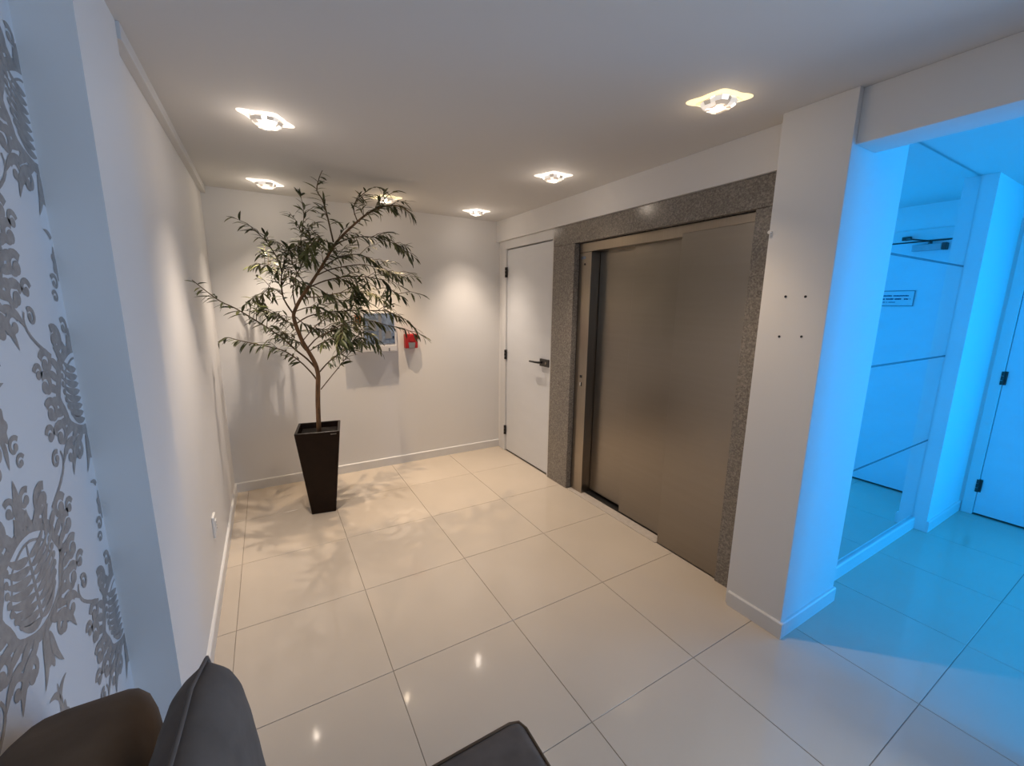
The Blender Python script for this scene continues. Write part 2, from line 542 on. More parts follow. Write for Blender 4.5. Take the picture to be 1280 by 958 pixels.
def spotlight(x, y, th, label, tint=LAMP_COLOR, power=1.0):
    t = thing('ceiling_spotlight', label, 'ceiling light', (x, y, H), 'crystal spotlights in the ceiling')
    n = 64
    for nm, R0, Q0, R1, Q1, z0, z1, m in (('halo_edge', 0.078, 0.037, 0.064, 0.019, H - 0.003, H - 0.010, 'halorim'),  # light patch on the ceiling modelled as a glowing shape
                                          ('halo_plate', 0.064, 0.019, 0.03, 0.0, H - 0.002, H - 0.006, 'halopl')):
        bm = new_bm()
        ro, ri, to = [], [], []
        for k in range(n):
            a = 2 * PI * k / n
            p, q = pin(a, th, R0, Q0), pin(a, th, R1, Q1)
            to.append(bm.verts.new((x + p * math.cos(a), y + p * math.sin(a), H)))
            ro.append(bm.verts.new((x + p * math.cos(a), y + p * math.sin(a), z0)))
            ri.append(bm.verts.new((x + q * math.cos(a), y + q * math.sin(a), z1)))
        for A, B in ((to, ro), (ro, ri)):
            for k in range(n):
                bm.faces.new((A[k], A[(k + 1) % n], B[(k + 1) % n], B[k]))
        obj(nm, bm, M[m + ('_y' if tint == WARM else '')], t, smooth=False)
    # faceted square crystal body hanging below the ceiling halo
    bm = new_bm()
    rings = []
    for r, z in ((0.050, H), (0.058, H - 0.012), (0.052, H - 0.026), (0.040, H - 0.036), (0.024, H - 0.036)):
        ring = []
        for k in range(16):
            a = 2 * PI * k / 16 + th
            c = 1 / max(abs(math.cos(a - th + PI / 4)), abs(math.sin(a - th + PI / 4)))
            jag = 1 + (0.07 if k % 2 else -0.03)
            rr = r * min(c, 1.28) * jag
            ring.append(bm.verts.new((x + rr * math.cos(a), y + rr * math.sin(a), z)))
        rings.append(ring)
    for A, B in zip(rings, rings[1:]):
        for k in range(16):
            bm.faces.new((A[k], A[(k + 1) % 16], B[(k + 1) % 16], B[k]))
    rc = random.Random(int(x * 100 + y * 10))
    for f in bm.faces:
        f.material_index = rc.choice((0, 0, 1, 2, 2))  # sparkle painted in
    co = obj('crystal', bm, M['crystal'], t)
    co.data.materials.append(M['crystal_hot'])
    co.data.materials.append(M['crystal_dim'])
    bm = new_bm()
    disc_prism(bm, (x, y), 0.023, 'z', H - 0.030, H - 0.020, 16)
    obj('bulb', bm, M['bulb'], t)
    l = bpy.data.lights.new('spot_beam', 'SPOT')
    l.energy = LAMP_POWER * power
    l.color = tint
    l.spot_size = math.radians(90)
    l.spot_blend = 0.7
    l.shadow_soft_size = 0.011
    lo = bpy.data.objects.new('spot_beam', l)
    COL.objects.link(lo)
    lo.parent = t
    lo.location = (0, 0, -0.045)
    l = bpy.data.lights.new('spot_core', 'SPOT')
    l.energy = BEAM_POWER * power
    l.color = tint
    l.spot_size = math.radians(72)
    l.spot_blend = 1.0
    l.shadow_soft_size = 0.011
    lo = bpy.data.objects.new('spot_core', l)
    COL.objects.link(lo)
    lo.parent = t
    lo.location = (0, 0, -0.047)
    l = bpy.data.lights.new('crystal_glow', 'POINT')
    l.energy = GLOW_POWER * power
    l.color = tint
    l.shadow_soft_size = 0.03
    lo = bpy.data.objects.new('crystal_glow', l)
    COL.objects.link(lo)
    lo.parent = t
    lo.location = (0, 0, -0.10)
    return t


spotlight(-0.272, -0.985, 0.38, 'crystal spotlight at the left, nearest the camera of the left pair', LAMP_COLOR, 1.25)
spotlight(-0.275, 0.225, 0.38, 'crystal spotlight in the far left ceiling corner, left of the tree top', LAMP_COLOR, 1.1)
spotlight(0.558, 0.19, -0.5, 'yellowish crystal spotlight shining behind the top right leaves of the tree', WARM)
spotlight(1.372, 0.225, -0.4, 'small-looking crystal spotlight in the far right corner near the service door')
spotlight(1.342, -1.0, -0.6, 'crystal spotlight in front of the lift, left of the yellow one')
spotlight(1.317, -2.18, -0.785, 'yellow glowing crystal spotlight at upper right, nearest the column', WARM, 0.48)

# ------------------------------------------------------------------ wall boxes
pb = thing('wall_cabinet', 'white wall cabinet with blue-grey front behind the tree leaves', 'cabinet', (0.49, BX, 1.13))
bx('cabinet_body', M['boxw'], (0.29, 0.682, 0.500, BX, 1.125, 1.49), pb, 0.005)
win = bx('front_window', M['bluegrey'], (0.395, 0.662, 0.494, 0.502, 1.205, 1.478), pb, 0.002)
bm = new_bm()
for a, b, c, d in ((0.43, 0.50, 1.32, 1.42), (0.52, 0.545, 1.23, 1.46), (0.575, 0.63, 1.25, 1.32)):
    box(bm, a, b, 0.491, 0.495, c, d)
obj('window_detail', bm, M['grey'], win)
bm = new_bm()
disc_prism(bm, (0.648, 1.265), 0.008, 'y', 0.488, 0.496, 12)
obj('lock', bm, M['black'], win)
bx('orange_sticker', M['orange'], (0.318, 0.372, 0.497, 0.501, 1.39, 1.46), pb)
bx('red_sticker', M['red'], (0.322, 0.342, 0.497, 0.501, 1.325, 1.35), pb)
bx('lower_flap', M['boxw'], (0.30, 0.675, 0.490, 0.502, 1.135, 1.19), pb, 0.004)
for x in (0.35, 0.47, 0.60):
    bx('flap_catch', M['grey'], (x, x + 0.012, 0.486, 0.492, 1.135, 1.165), pb)

al = thing('fire_alarm', 'small red alarm box on the back wall right of the cabinet', 'alarm', (0.825, BX, 1.145))
bx('alarm_case', M['red'], (0.765, 0.885, 0.515, BX, 1.150, 1.285), al, 0.007)
bm = new_bm()
prism(bm, [(0.800, 1.152), (0.850, 1.152), (0.858, 1.205), (0.792, 1.205)], 'y', 0.508, 0.517)
obj('alarm_front', bm, M['grey'], al)
bm = new_bm()
disc_prism(bm, (0.825, 1.245), 0.028, 'y', 0.506, 0.517, 20)
obj('alarm_lens', bm, M['red'], al)

ot = thing('wall_outlet', 'white wall socket plate low on the left wall', 'outlet', (LX, -0.79, 0.31))
bx('outlet_plate', M['plastw'], (LX, LX + 0.012, -0.83, -0.755, 0.318, 0.438), ot, 0.004)
bx('outlet_face', M['plastw'], (LX + 0.010, LX + 0.016, -0.812, -0.773, 0.345, 0.41), ot, 0.002)
for z in (0.36, 0.377, 0.394):
    bm = new_bm()
    disc_prism(bm, (-0.792, z), 0.0035, 'x', LX + 0.0155, LX + 0.0165, 8)
    obj('socket_hole', bm, M['black'], ot)

# ------------------------------------------------------------------ potted tree
tree = thing('potted_tree', 'slender leafy artificial tree in a tall tapered dark brown planter', 'potted plant', (-0.08, -0.07, 0))
PR = Matrix.Translation((-0.08, -0.072, 0)) @ Matrix.Rotation(math.radians(-9), 4, 'Z')
bm = new_bm()


def sq(r, z):
    return [bm.verts.new(PR @ Vector((sx * r, sy * r, z))) for sx, sy in ((-1, -1), (1, -1), (1, 1), (-1, 1))]


rs = [sq(0.084, 0.0), sq(0.150, 0.655), sq(0.132, 0.655), sq(0.122, 0.60)]
for A, B in zip(rs, rs[1:]):
    for i in range(4):
        bm.faces.new((A[i], A[(i + 1) % 4], B[(i + 1) % 4], B[i]))
bm.faces.new(rs[0])
bm.faces.new(rs[-1])
obj('planter', bm, M['pot'], tree, bevel=0.006, seg=3)
bm = new_bm()
box(bm, -0.12, 0.12, -0.12, 0.12, 0.595, 0.615)
bm.transform(PR)
obj('soil', bm, M['soil'], tree)
bm = new_bm()
box(bm, 0.085, 0.125, -0.1505, -0.146, 0.630, 0.637)
bm.transform(PR)
obj('maker_plate', bm, M['steel_l'], tree)

BRANCHES = [
(0.017,0.004,[(-0.082,-0.075,0.642),(-0.075,-0.106,0.838),(-0.066,-0.125,0.99),(-0.062,-0.134,1.061),(-0.076,-0.143,1.139),(-0.112,-0.154,1.227),(-0.147,-0.164,1.302),(-0.175,-0.175,1.396),(-0.188,-0.182,1.461),(-0.183,-0.187,1.504),(-0.143,-0.197,1.584),(-0.09,-0.207,1.664),(-0.02,-0.22,1.771),(0.045,-0.233,1.878),(0.102,-0.244,1.97),(0.195,-0.257,2.069),(0.289,-0.269,2.155),(0.351,-0.276,2.197),(0.421,-0.283,2.23),(0.481,-0.288,2.242),(0.546,-0.294,2.238),(0.595,-0.3,2.205)]),
(0.006,0.002,[(0.089,-0.2,1.974),(0.054,-0.257,2.131),(0.028,-0.284,2.222),(-0.003,-0.3,2.272),(0.014,-0.319,2.346),(0.034,-0.33,2.389)]),
(0.007,0.002,[(-0.07,-0.1,1.098),(-0.127,-0.178,1.18),(-0.195,-0.241,1.251),(-0.264,-0.306,1.333),(-0.342,-0.372,1.405),(-0.416,-0.433,1.466),(-0.5,-0.504,1.532),(-0.559,-0.552,1.567),(-0.614,-0.607,1.621),(-0.662,-0.66,1.674)]),
(0.006,0.002,[(-0.06,-0.09,0.995),(-0.1,-0.066,1.066),(-0.175,-0.039,1.158),(-0.27,-0.015,1.232),(-0.399,0.011,1.271),(-0.528,0.036,1.307),(-0.595,0.05,1.327),(-0.648,0.06,1.295)]),
(0.006,0.002,[(-0.187,-0.16,1.488),(-0.24,-0.207,1.588),(-0.247,-0.239,1.691),(-0.24,-0.258,1.758),(-0.261,-0.283,1.844),(-0.302,-0.309,1.92),(-0.329,-0.322,1.953),(-0.367,-0.34,1.998)]),
(0.005,0.002,[(-0.169,-0.15,1.53),(-0.178,-0.114,1.638),(-0.149,-0.088,1.746),(-0.095,-0.062,1.858),(-0.098,-0.035,1.994),(-0.064,-0.004,2.16),(-0.072,0.02,2.294)]),
(0.005,0.002,[(-0.086,-0.16,1.666),(0.02,-0.228,1.715),(0.151,-0.285,1.744),(0.259,-0.327,1.746),(0.378,-0.37,1.722),(0.418,-0.394,1.663),(0.482,-0.42,1.615)]),
(0.005,0.002,[(-0.016,-0.18,1.774),(0.088,-0.122,1.859),(0.228,-0.075,1.916),(0.346,-0.041,1.904),(0.407,-0.02,1.863)]),
(0.005,0.002,[(0.072,-0.2,1.925),(0.134,-0.184,1.979),(0.223,-0.17,2.02),(0.335,-0.156,2.037),(0.451,-0.143,2.027),(0.578,-0.128,1.981),(0.633,-0.12,1.928)]),
(0.005,0.002,[(-0.032,-0.17,1.747),(0.05,-0.145,1.79),(0.143,-0.125,1.818),(0.274,-0.102,1.844),(0.362,-0.088,1.838),(0.502,-0.067,1.8),(0.623,-0.05,1.77)]),
(0.005,0.002,[(-0.129,-0.15,1.606),(-0.059,-0.084,1.603),(0.037,-0.021,1.616),(0.202,0.067,1.651),(0.377,0.145,1.644),(0.501,0.2,1.59)]),
(0.005,0.002,[(-0.176,-0.13,1.421),(-0.102,-0.184,1.472),(-0.004,-0.231,1.5),(0.118,-0.281,1.512),(0.267,-0.336,1.519),(0.393,-0.379,1.509),(0.448,-0.4,1.476)]),
(0.005,0.002,[(-0.118,-0.12,1.247),(-0.023,-0.053,1.33),(0.124,0.004,1.376),(0.247,0.043,1.378),(0.353,0.077,1.323),(0.405,0.1,1.256)]),
(0.005,0.002,[(-0.051,-0.1,1.067),(0.015,-0.161,1.153),(0.111,-0.215,1.229),(0.153,-0.239,1.275),(0.2,-0.267,1.333),(0.274,-0.3,1.293)]),
(0.004,0.002,[(-0.047,-0.09,0.94),(0.026,-0.066,1.02),(0.113,-0.045,1.115),(0.183,-0.03,1.201),(0.24,-0.02,1.247)]),
(0.004,0.002,[(-0.031,-0.13,1.324),(0.131,-0.155,1.419),(0.302,-0.172,1.441),(0.437,-0.184,1.404),(0.555,-0.194,1.379),(0.627,-0.2,1.341)]),
(0.004,0.002,[(-0.172,-0.13,1.405),(-0.226,0.057,1.431),(-0.286,0.204,1.473),(-0.344,0.32,1.506)]),
(0.004,0.002,[(-0.086,-0.16,1.666),(-0.141,-0.262,1.738),(-0.176,-0.332,1.806),(-0.191,-0.4,1.885)]),
(0.004,0.002,[(-0.016,-0.18,1.774),(-0.032,-0.069,1.899),(-0.034,-0.004,2.003),(-0.039,0.05,2.096)]),
(0.004,0.002,[(-0.145,-0.12,1.298),(-0.04,-0.007,1.403),(0.052,0.052,1.458),(0.145,0.1,1.493),(0.271,0.16,1.448)]),
(0.004,0.002,[(-0.18,-0.14,1.503),(-0.089,-0.264,1.538),(-0.002,-0.354,1.518),(0.08,-0.446,1.458),(0.107,-0.5,1.398)]),
(0.004,0.002,[(-0.109,-0.11,1.222),(-0.044,-0.232,1.287),(0.025,-0.317,1.325),(0.098,-0.4,1.307)]),
(0.004,0.002,[(-0.236,-0.05,1.61),(-0.291,0.179,1.669),(-0.338,0.283,1.647),(-0.395,0.42,1.589)]),
(0.004,0.002,[(-0.255,-0.08,1.862),(-0.199,-0.181,1.897),(-0.147,-0.244,1.895),(-0.106,-0.3,1.862)]),
(0.004,0.002,[(-0.127,-0.12,1.264),(-0.183,0.104,1.294),(-0.247,0.274,1.338),(-0.284,0.38,1.382)]),
(0.004,0.002,[(-0.182,-0.14,1.476),(-0.122,-0.062,1.418),(-0.041,-0.001,1.373),(0.058,0.055,1.368),(0.129,0.1,1.315)]),
(0.004,0.002,[(0.084,-0.2,1.958),(0.004,-0.307,1.969),(-0.051,-0.365,1.938),(-0.095,-0.42,1.89)]),
(0.004,0.002,[(0.246,-0.25,2.117),(0.226,-0.24,2.194),(0.251,-0.234,2.26),(0.308,-0.229,2.315),(0.375,-0.223,2.362),(0.419,-0.22,2.358)]),
(0.004,0.002,[(-0.07,-0.16,1.688),(-0.017,-0.211,1.656),(0.049,-0.261,1.603),(0.119,-0.3,1.583),(0.202,-0.34,1.605)]),
(0.004,0.002,[(-0.24,-0.14,1.714),(-0.186,-0.049,1.747),(-0.135,0.019,1.725),(-0.092,0.08,1.684)]),
(0.004,0.002,[(0.008,-0.17,1.813),(0.088,-0.226,1.75),(0.172,-0.266,1.692),(0.236,-0.3,1.617)]),
(0.004,0.002,[(-0.237,-0.1,1.742),(-0.286,0.125,1.79),(-0.322,0.247,1.83),(-0.362,0.34,1.846)]),
]


rnd = random.Random(11)


def at_len(pts, L, s):
    d = s * L[-1]
    for i in range(len(pts) - 1):
        if L[i + 1] >= d or i == len(pts) - 2:
            f = (d - L[i]) / max(1e-6, L[i + 1] - L[i])
            a, b = Vector(pts[i]), Vector(pts[i + 1])
            return a.lerp(b, f), (b - a).normalized()


def smooth_path(pts, k=3):
    P = [Vector(p) for p in pts]
    out = []
    for i in range(len(P) - 1):
        p0, p1, p2, p3 = P[max(i - 1, 0)], P[i], P[i + 1], P[min(i + 2, len(P) - 1)]
        for j in range(k):
            t = j / k
            out.append(0.5 * ((2 * p1) + (p2 - p0) * t + (2 * p0 - 5 * p1 + 4 * p2 - p3) * t * t + (3 * p1 - p0 - 3 * p2 + p3) * t ** 3))
    out.append(P[-1])
    return out


def leaf_mesh(i, mname):
    bm = new_bm()
    r = random.Random(50 + i)
    wd, droop, n = r.uniform(0.0078, 0.0108), r.uniform(0.10, 0.34), 5
    L = []
    for k in range(n + 1):
        t = k / n
        ww = wd * (math.sin(PI * min(1, t * 0.93 + 0.05)) ** 0.85) if 0 < t < 1 else 0.0007
        zc = -droop * 0.09 * t * t
        L.append([bm.verts.new((t * 0.09, -ww, zc + ww * 0.35)), bm.verts.new((t * 0.09, 0, zc)), bm.verts.new((t * 0.09, ww, zc + ww * 0.35))])
    for A, B in zip(L, L[1:]):
        bm.faces.new((A[0], A[1], B[1], B[0]))
        bm.faces.new((A[1], A[2], B[2], B[1]))
    me = bpy.data.meshes.new('leaf')
    bm.to_mesh(me)
    bm.free()
    me.materials.append(M[mname])
    me.polygons.foreach_set('use_smooth', [True] * len(me.polygons))
    return me


leaf_meshes = [leaf_mesh(i, 'leaf%d' % (0, 0, 1, 1, 1, 2)[i % 6]) for i in range(12)]
leaves = []


def put_leaf(p, d, ang, size):
    """a leaf at p leaving direction d sideways by ang, hanging a little."""
    side = d.cross(Vector((0, 0, 1)))
    if side.length < 0.05:
        side = Vector((1, 0, 0))
    side.normalize()
    side = (Matrix.Rotation(rnd.uniform(-0.9, 0.9), 3, d) @ side)
    v = (d * math.cos(ang) + side * math.sin(ang)).normalized()
    v.z -= rnd.uniform(0.15, 0.65)
    v.normalize()
    if p.z + v.z * 0.09 * size > 2.385 or p.x + v.x * 0.09 * size < -0.683:
        return
    up = Vector((rnd.uniform(-.5, .5), rnd.uniform(-.6, .2), 1)).normalized()
    y = up.cross(v).normalized()
    z = v.cross(y)
    m = Matrix(((v.x, y.x, z.x), (v.y, y.y, z.y), (v.z, y.z, z.z))).to_4x4()
    leaves.append(Matrix.Translation(p) @ m @ Matrix.Scale(size, 4))


for bi, (r0, r1, pts) in enumerate(BRANCHES):
    if bi == 0:
        pts = [(-0.080, -0.074, 0.60)] + list(pts[1:])
    P = smooth_path(pts)
    bm = new_bm()
    tube(bm, P, r0, r1, n=8 if bi == 0 else 5)
    obj('trunk' if bi == 0 else 'branch', bm, M['bark'] if bi == 0 else M['twig'], tree, smooth=True)
    L = [0.0]
    for a, b in zip(P, P[1:]):
        L.append(L[-1] + (b - a).length)
    s0 = 0.62 if bi == 0 else (0.25 if bi < 4 else 0.2)
    if bi == 14:
        s0 = 0.45
    nl = max(6, int(L[-1] * (1 - s0) / 0.0195))
    for k in range(nl):
        s = s0 + (1 - s0) * (k + rnd.uniform(-.3, .3)) / nl
        p, d = at_len(P, L, min(max(s, 0), 1))
        put_leaf(p, d, (1 if k % 2 else -1) * rnd.uniform(0.5, 1.15), rnd.uniform(0.62, 1.08))
        if rnd.random() < 0.5:
            put_leaf(p, d, rnd.uniform(-1.2, 1.2), rnd.uniform(0.6, 1.0))
    p, d = at_len(P, L, 1.0)
    for k in range(5):
        put_leaf(p, d, rnd.uniform(-0.7, 0.7), rnd.uniform(0.7, 1.1))
    # short side twigs carrying sprays of leaves
    if bi in (1, 2, 3, 14, 15):
        ntw = 4 if bi == 2 else 1
    else:
        ntw = int(5 + L[-1] * 4) if bi else 16
    for k in range(ntw):
        s = rnd.uniform(max(s0, 0.3), 0.97)
        p, d = at_len(P, L, s)
        dv = (d + Vector((rnd.uniform(-1, 1), rnd.uniform(-1, 1), rnd.uniform(-0.3, 0.9)))).normalized()
        ln = rnd.uniform(0.08, 0.20)
        q = [p, p + dv * ln * 0.5 + Vector((0, 0, 0.01)), p + dv * ln + Vector((0, 0, -0.02))]
        if q[2].x < -0.6 or q[2].z > 2.33:
            continue
        bm = new_bm()
        tube(bm, q, 0.0025, 0.0012, n=4)
        obj('twig', bm, M['twig'], tree)
        for j in range(7):
            f = 0.3 + 0.7 * j / 6
            pp = q[0].lerp(q[2], f) + Vector((0, 0, 0.01 * math.sin(PI * f)))
            put_leaf(pp, dv, (1 if j % 2 else -1) * rnd.uniform(0.3, 1.0), rnd.uniform(0.6, 1.02))

rnd.shuffle(leaves)
T0 = Vector(tree.location)
for k, m in enumerate(leaves[:300]):
    o = bpy.data.objects.new('leaf', leaf_meshes[k % 12])
    COL.objects.link(o)
    o.parent = tree
    o.matrix_local = Matrix.Translation(-T0) @ m
bm = new_bm()
mats_l = [M['leaf0'], M['leaf1'], M['leaf2']]
vv, ff, mi = [], [], []
for k, m in enumerate(leaves[300:]):
    me = leaf_meshes[k % 12]
    b0 = len(vv)
    vv += [tuple(m @ v.co) for v in me.vertices]
    ff += [tuple(b0 + i for i in p.vertices) for p in me.polygons]
    mi += [mats_l.index(me.materials[0])] * len(me.polygons)
bm.free()
me = bpy.data.meshes.new('foliage')
me.from_pydata([tuple(Vector(v) - T0) for v in vv], [], ff)
for m in mats_l:
    me.materials.append(m)
me.polygons.foreach_set('material_index', mi)
me.polygons.foreach_set('use_smooth', [True] * len(ff))
fo = bpy.data.objects.new('foliage', me)
COL.objects.link(fo)
fo.parent = tree
fo['kind'] = 'stuff'
print('leaves', len(leaves))

# ------------------------------------------------------------------ damask print on the papered wall
dv, df = [], []
WX = -0.775


def dquad(strip, zoff):
    """strip: list of (left, right) 2D points; x proud of the wall by 0.4 mm."""
    b = len(dv)
    for l, r in strip:
        dv.append((WX + 0.0004 + zoff, l[0], l[1]))
        dv.append((WX + 0.0004 + zoff, r[0], r[1]))
    for i in range(len(strip) - 1):
        df.append((b + 2 * i, b + 2 * i + 1, b + 2 * i + 3, b + 2 * i + 2))


def stroke(pts, ws, zo):
    st = []
    for i, p in enumerate(pts):
        a, b = pts[max(i - 1, 0)], pts[min(i + 1, len(pts) - 1)]
        dx, dy = b[0] - a[0], b[1] - a[1]
        l = math.hypot(dx, dy) or 1
        nx, ny = -dy / l, dx / l
        w_ = ws[i] / 2
        st.append(((p[0] + nx * w_, p[1] + ny * w_), (p[0] - nx * w_, p[1] - ny * w_)))
    dquad(st, zo)


def blob(cx, cy, rx, ry, zo, rot=0.0, n=14, lob=0, amp=0.0):
    b = len(dv)
    dv.append((WX + 0.0004 + zo, cx, cy))
    for k in range(n):
        a = 2 * PI * k / n
        m = 1 + amp * math.cos(lob * a)
        x, y = rx * m * math.cos(a), ry * m * math.sin(a)
        dv.append((WX + 0.0004 + zo, cx + x * math.cos(rot) - y * math.sin(rot), cy + x * math.sin(rot) + y * math.cos(rot)))
    for k in range(n):
        df.append((b, b + 1 + k, b + 1 + (k + 1) % n))


def scroll(cx, cy, r, a0, turns, w0, zo, flip=1):
    """a spiral scroll that starts wide and curls into a bulb."""
    n = 16
    pts, ws = [], []
    for i in range(n + 1):
        t = i / n
        rr = r * (1 - 0.72 * t)
        a = a0 + flip * turns * 2 * PI * t
        pts.append((cx + rr * math.cos(a), cy + rr * math.sin(a)))
        ws.append(w0 * (1.0 - 0.35 * t))
    stroke(pts, ws, zo)
    blob(pts[-1][0], pts[-1][1], w0 * 0.75, w0 * 0.75, zo + 0.00008)


def teardrop(x0, y0, x1, y1, bend, w, zo):
    n = 8
    dx, dy = x1 - x0, y1 - y0
    l = math.hypot(dx, dy)
    nx, ny = -dy / l, dx / l
    pts, ws = [], []
    for i in range(n + 1):
        t = i / n
        o = bend * math.sin(PI * t)
        pts.append((x0 + dx * t + nx * o, y0 + dy * t + ny * o))
        ws.append(w * (0.12 + 0.88 * math.sin(PI * t ** 0.7)) if t < 1 else 0.001)
    stroke(pts, ws, zo)


def medallion(cy, cz):
    q = 0.00006
    K = 0.80
    KY = 1.22
    n = 40

    def P(a, b_):
        return (cy + KY * a, cz + K * b_)
    for rx, rz, w_ in ((0.098, 0.130, 0.030), (0.066, 0.098, 0.007)):
        stroke([P(rx * math.cos(2 * PI * k / n) * (1 + 0.05 * math.cos(16 * PI * k / n)), rz * math.sin(2 * PI * k / n)) for k in range(n + 1)], [w_ * K] * (n + 1), q)
    stroke([P(0, -0.10), P(0, 0), P(0, 0.10)], [0.012, 0.009, 0.005], 2 * q)
    for s in (-1, 1):
        for k in range(8):
            z0 = -0.098 + k * 0.023
            wdt = 0.078 * math.sqrt(max(0.08, 1 - ((z0 + 0.02) / 0.125) ** 2))
            a0, a1 = P(0, z0), P(s * wdt, z0 + 0.040)
            teardrop(a0[0], a0[1], a1[0], a1[1], -s * 0.010, 0.0185, 3 * q)
            blob(a1[0] - s * 0.006, a1[1] - 0.001, 0.0075, 0.0075, 4 * q)
        for k, (ox, oz, r, a0, tr, w_) in enumerate((
                (0.125, 0.105, 0.030, 0.4, 0.85, 0.020), (0.140, 0.045, 0.028, 0.9, 0.8, 0.020),
                (0.138, -0.030, 0.030, 0.6, 0.85, 0.021), (0.118, -0.105, 0.034, 0.3, 0.9, 0.021),
                (0.070, 0.160, 0.034, 1.0, 0.9, 0.020), (0.055, -0.180, 0.032, -0.4, 0.9, 0.019),
                (0.160, -0.085, 0.022, 0.2, 0.8, 0.015), (0.160, 0.085, 0.020, 0.2, 0.8, 0.014),
                (0.095, -0.175, 0.028, 0.5, 0.85, 0.016), (0.022, 0.195, 0.022, 0.8, 0.8, 0.014))):
            c = P(s * ox, oz)
            scroll(c[0], c[1], r * 0.98, a0 if s > 0 else PI - a0, tr, w_ * 0.95, (5 + k % 3) * q, s)
        for k in range(12):
            a = -1.35 + k * 0.245
            p0, p1 = P(s * 0.098 * math.cos(a), 0.13 * math.sin(a)), P(s * 0.150 * math.cos(a + 0.1), 0.175 * math.sin(a + 0.1))
            teardrop(p0[0], p0[1], p1[0], p1[1], s * 0.006, 0.026 * K, (8 + k % 2) * q)
        for x0, z0, x1, z1, bd, w_ in ((0.03, -0.14, 0.10, -0.235, 0.018, 0.034), (0.012, -0.15, 0.035, -0.262, -0.010, 0.026),
                                       (0.07, -0.13, 0.135, -0.185, 0.012, 0.026), (0.03, 0.13, 0.075, 0.205, -0.012, 0.028)):
            p0, p1 = P(s * x0, z0), P(s * x1, z1)
            teardrop(p0[0], p0[1], p1[0], p1[1], s * bd, w_ * K, 10 * q)
        stroke([P(s * (0.10 + 0.075 * math.sin(PI * 0.62 * t / 8)), 0.12 + 0.125 * t / 8) for t in range(9)], [0.010 - 0.0004 * t for t in range(9)], 6 * q)
        c = P(s * 0.148, 0.230)
        scroll(c[0], c[1], 0.020, 0.9 if s > 0 else PI - 0.9, 0.9, 0.011, 12 * q, s)
    c = P(0, 0.165)
    blob(c[0], c[1], 0.018, 0.026, 6 * q, lob=5, amp=0.18, n=30)
    teardrop(cy, cz + 0.13, cy, cz + 0.205, 0.0, 0.024, 7 * q)
    c = P(0, -0.185)
    blob(c[0], c[1], 0.020, 0.042, 6 * q, lob=5, amp=0.15, n=30)


def pendant(cy, cz):
    q = 0.00006
    blob(cy, cz, 0.022, 0.036, q, lob=7, amp=0.16, n=42)
    teardrop(cy, cz + 0.025, cy, cz + 0.085, 0.0, 0.016, 2 * q)
    teardrop(cy, cz - 0.025, cy, cz - 0.08, 0.0, 0.015, 2 * q)
    for s in (-1, 1):
        teardrop(cy, cz + 0.045, cy + s * 0.040, cz + 0.075, s * 0.010, 0.014, 3 * q)
        scroll(cy + s * 0.030, cz - 0.045, 0.020, 0.6 if s > 0 else PI - 0.6, 0.85, 0.011, 4 * q, s)
        scroll(cy + s * 0.040, cz - 0.078, 0.016, 0.4 if s > 0 else PI - 0.4, 0.85, 0.009, 5 * q, s)


DY, DZ = 0.375, 0.62
for i in range(0, 12):
    cy = -1.932 - i * DY
    for k in range(-1, 5):
        cz = 1.345 + k * DZ - (0.31 if i % 2 else 0)
        if 0.25 < cz < 2.15:
            medallion(cy, cz)
        if 0.2 < cz + 0.31 < 2.24:
            pendant(cy, cz + 0.305)
# keep the print inside the papered wall (cut at the pillar)
keep = [f for f in df if max(dv[i][1] for i in f) < -1.9305 and min(dv[i][1] for i in f) > YR and max(dv[i][2] for i in f) < H - .002 and min(dv[i][2] for i in f) > 0.09]
me = bpy.data.meshes.new('damask_pattern')
me.from_pydata(dv, [], keep)
me.materials.append(M['damask'])
bmx = bmesh.new()
bmx.from_mesh(me)
bmesh.ops.delete(bmx, geom=[v for v in bmx.verts if not v.link_faces], context='VERTS')
for f in bmx.faces:
    f.normal_update()
    if f.normal.x < 0:
        f.normal_flip()
bmx.to_mesh(me)
bmx.free()
dm = bpy.data.objects.new('damask_pattern', me)
COL.objects.link(dm)
dm.parent = wp
dm['kind'] = 'stuff'


# ------------------------------------------------------------------ sofa and cushions
def superbox(bm, cx, cy, cz, ax, ay, az, e=0.35, n=14, puff=(0, 0, 0)):
    """rounded, slightly puffed upholstery block (superellipsoid)."""
    def sp(t, p):
        return math.copysign(abs(t) ** p, t)
    rows = []
    for i in range(1, n):
        th = -PI / 2 + PI * i / n
        row = []
        for j in range(2 * n):
            ph = 2 * PI * j / (2 * n) + PI / (4 * n)
            row.append(bm.verts.new((cx + ax * sp(math.cos(th), e) * sp(math.cos(ph), e), cy + ay * sp(math.cos(th), e) * sp(math.sin(ph), e), cz + az * sp(math.sin(th), e))))
        rows.append(row)
    b = bm.verts.new((cx, cy, cz - az))
    t = bm.verts.new((cx, cy, cz + az))
    m = 2 * n
    for A, B in zip(rows, rows[1:]):
        for j in range(m):
            bm.faces.new((A[j], A[(j + 1) % m], B[(j + 1) % m], B[j]))
    for j in range(m):
        bm.faces.new((b, rows[0][(j + 1) % m], rows[0][j]))
        bm.faces.new((t, rows[-1][j], rows[-1][(j + 1) % m]))


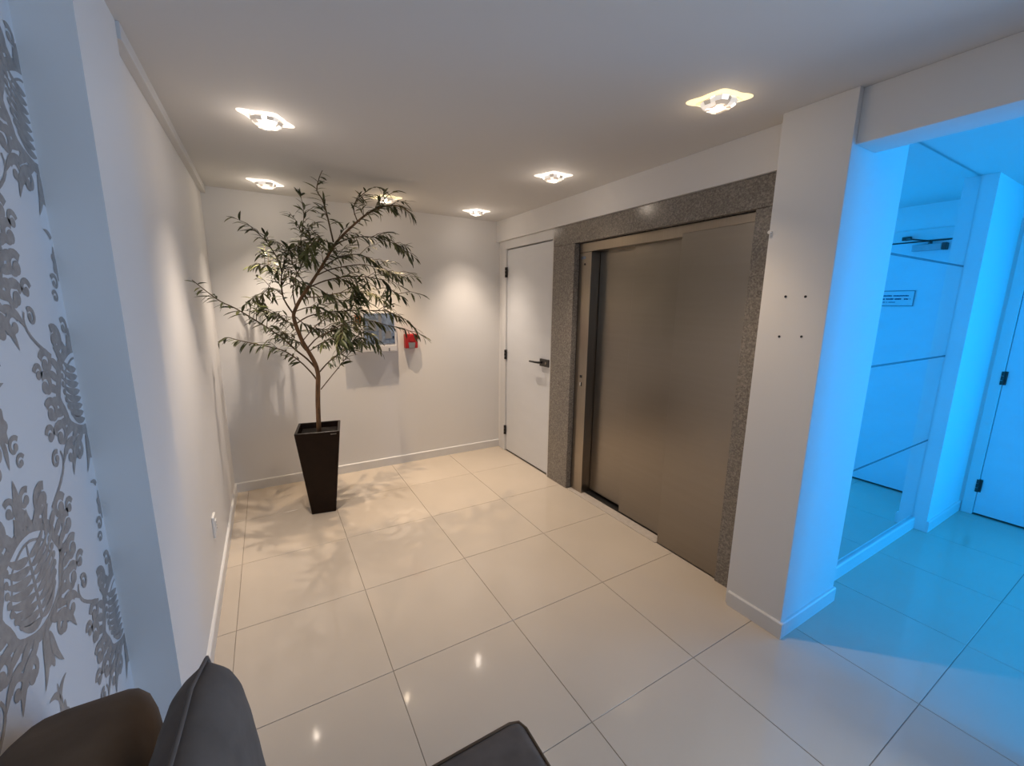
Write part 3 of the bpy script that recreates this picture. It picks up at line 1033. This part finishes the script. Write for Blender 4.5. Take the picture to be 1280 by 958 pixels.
sofa = thing('sofa', 'low sofa in brown and grey velvet along the papered wall', 'sofa', (-0.3, -3.3, 0))
bx('sofa_base', M['velvb'], (-0.76, 0.13, -4.15, -2.62, 0.09, 0.27), sofa, 0.03)
seat = bx('seat_cushion', M['velvg'], (-0.56, 0.182, -4.13, -2.548, 0.265, 0.432), sofa, 0.035)
seat.modifiers['bevel'].segments = 5
seat.data.polygons.foreach_set('use_smooth', [True] * len(seat.data.polygons))
bm = new_bm()
tube(bm, [(-0.55, -2.556, 0.424), (0.14, -2.556, 0.424), (0.165, -2.565, 0.424), (0.174, -2.59, 0.424), (0.174, -4.1, 0.424)], 0.004, n=6)
obj('piping', bm, M['velvb'], seat, smooth=True)
bm = new_bm()
superbox(bm, -0.665, -3.33, 0.60, 0.107, 0.895, 0.35, 0.36, 24)
obj('backrest', bm, M['velvb'], sofa, smooth=True)
for x in (-0.70, 0.05):
    for y in (-4.05, -2.75):
        bm = new_bm()
        tube(bm, [(x, y, 0.0), (x, y, 0.10)], 0.02, 0.028, n=12)
        obj('leg', bm, M['wood'], sofa)


def pillow(name, w_, h_, t_, m, M4, label):
    """square scatter cushion with knife edge seam; lies in its local XZ plane."""
    n = 22
    bm = new_bm()
    front, back = {}, {}
    rr = random.Random(len(label))
    for i in range(n + 1):
        for j in range(n + 1):
            u, v = -1 + 2 * i / n, -1 + 2 * j / n
            pinch = 1 - 0.05 * (1 - abs(u) ** 2) * 0 
            x = w_ / 2 * u * (1 - 0.07 * (1 - v * v) * abs(u) ** 3)
            z = h_ / 2 * v * (1 - 0.07 * (1 - u * u) * abs(v) ** 3)
            # rounded corners
            c = max(0, abs(u) + abs(v) - 1.45)
            x *= 1 - 0.27 * c
            z *= 1 - 0.27 * c
            b = ((1 - u ** 4) * (1 - v ** 4)) ** 0.55
            edge = 1 - b
            wr = 0.013 * edge * math.sin(26 * (u + v) + 3 * u) * (1 if 0 < i < n and 0 < j < n else 0)
            y = t_ / 2 * b + wr * b ** 0.3
            if i in (0, n) or j in (0, n):
                front[i, j] = back[i, j] = bm.verts.new((x, 0, z))
            else:
                front[i, j] = bm.verts.new((x, -y, z))
                back[i, j] = bm.verts.new((x, y, z))
    for i in range(n):
        for j in range(n):
            bm.faces.new((front[i, j], front[i + 1, j], front[i + 1, j + 1], front[i, j + 1]))
            bm.faces.new((back[i, j], back[i, j + 1], back[i + 1, j + 1], back[i + 1, j]))
    rim = [front[i, 0].co.copy() for i in range(n)] + [front[n, j].co.copy() for j in range(n)] + [front[i, n].co.copy() for i in range(n, 0, -1)] + [front[0, j].co.copy() for j in range(n, 0, -1)]
    rim.append(rim[0])
    bm.transform(M4)
    t = thing(name, label, 'cushion', M4.translation + Vector((0, 0, -h_ / 2)))
    obj('cover', bm, m, t, smooth=True, sub=1)
    bm = new_bm()
    tube(bm, [M4 @ p for p in rim], 0.0035, n=6, cap=False)
    obj('piping', bm, m, t, smooth=True)
    return t


pillow('cushion', 0.47, 0.545, 0.125, M['velvg'],
       Matrix.Translation((-0.482, -2.775, 0.722)) @ Matrix.Rotation(math.radians(86), 4, 'Z') @ Matrix.Rotation(math.radians(-5), 4, 'X'),
       'grey velvet cushion with a rounded peak leaning at the sofa back')
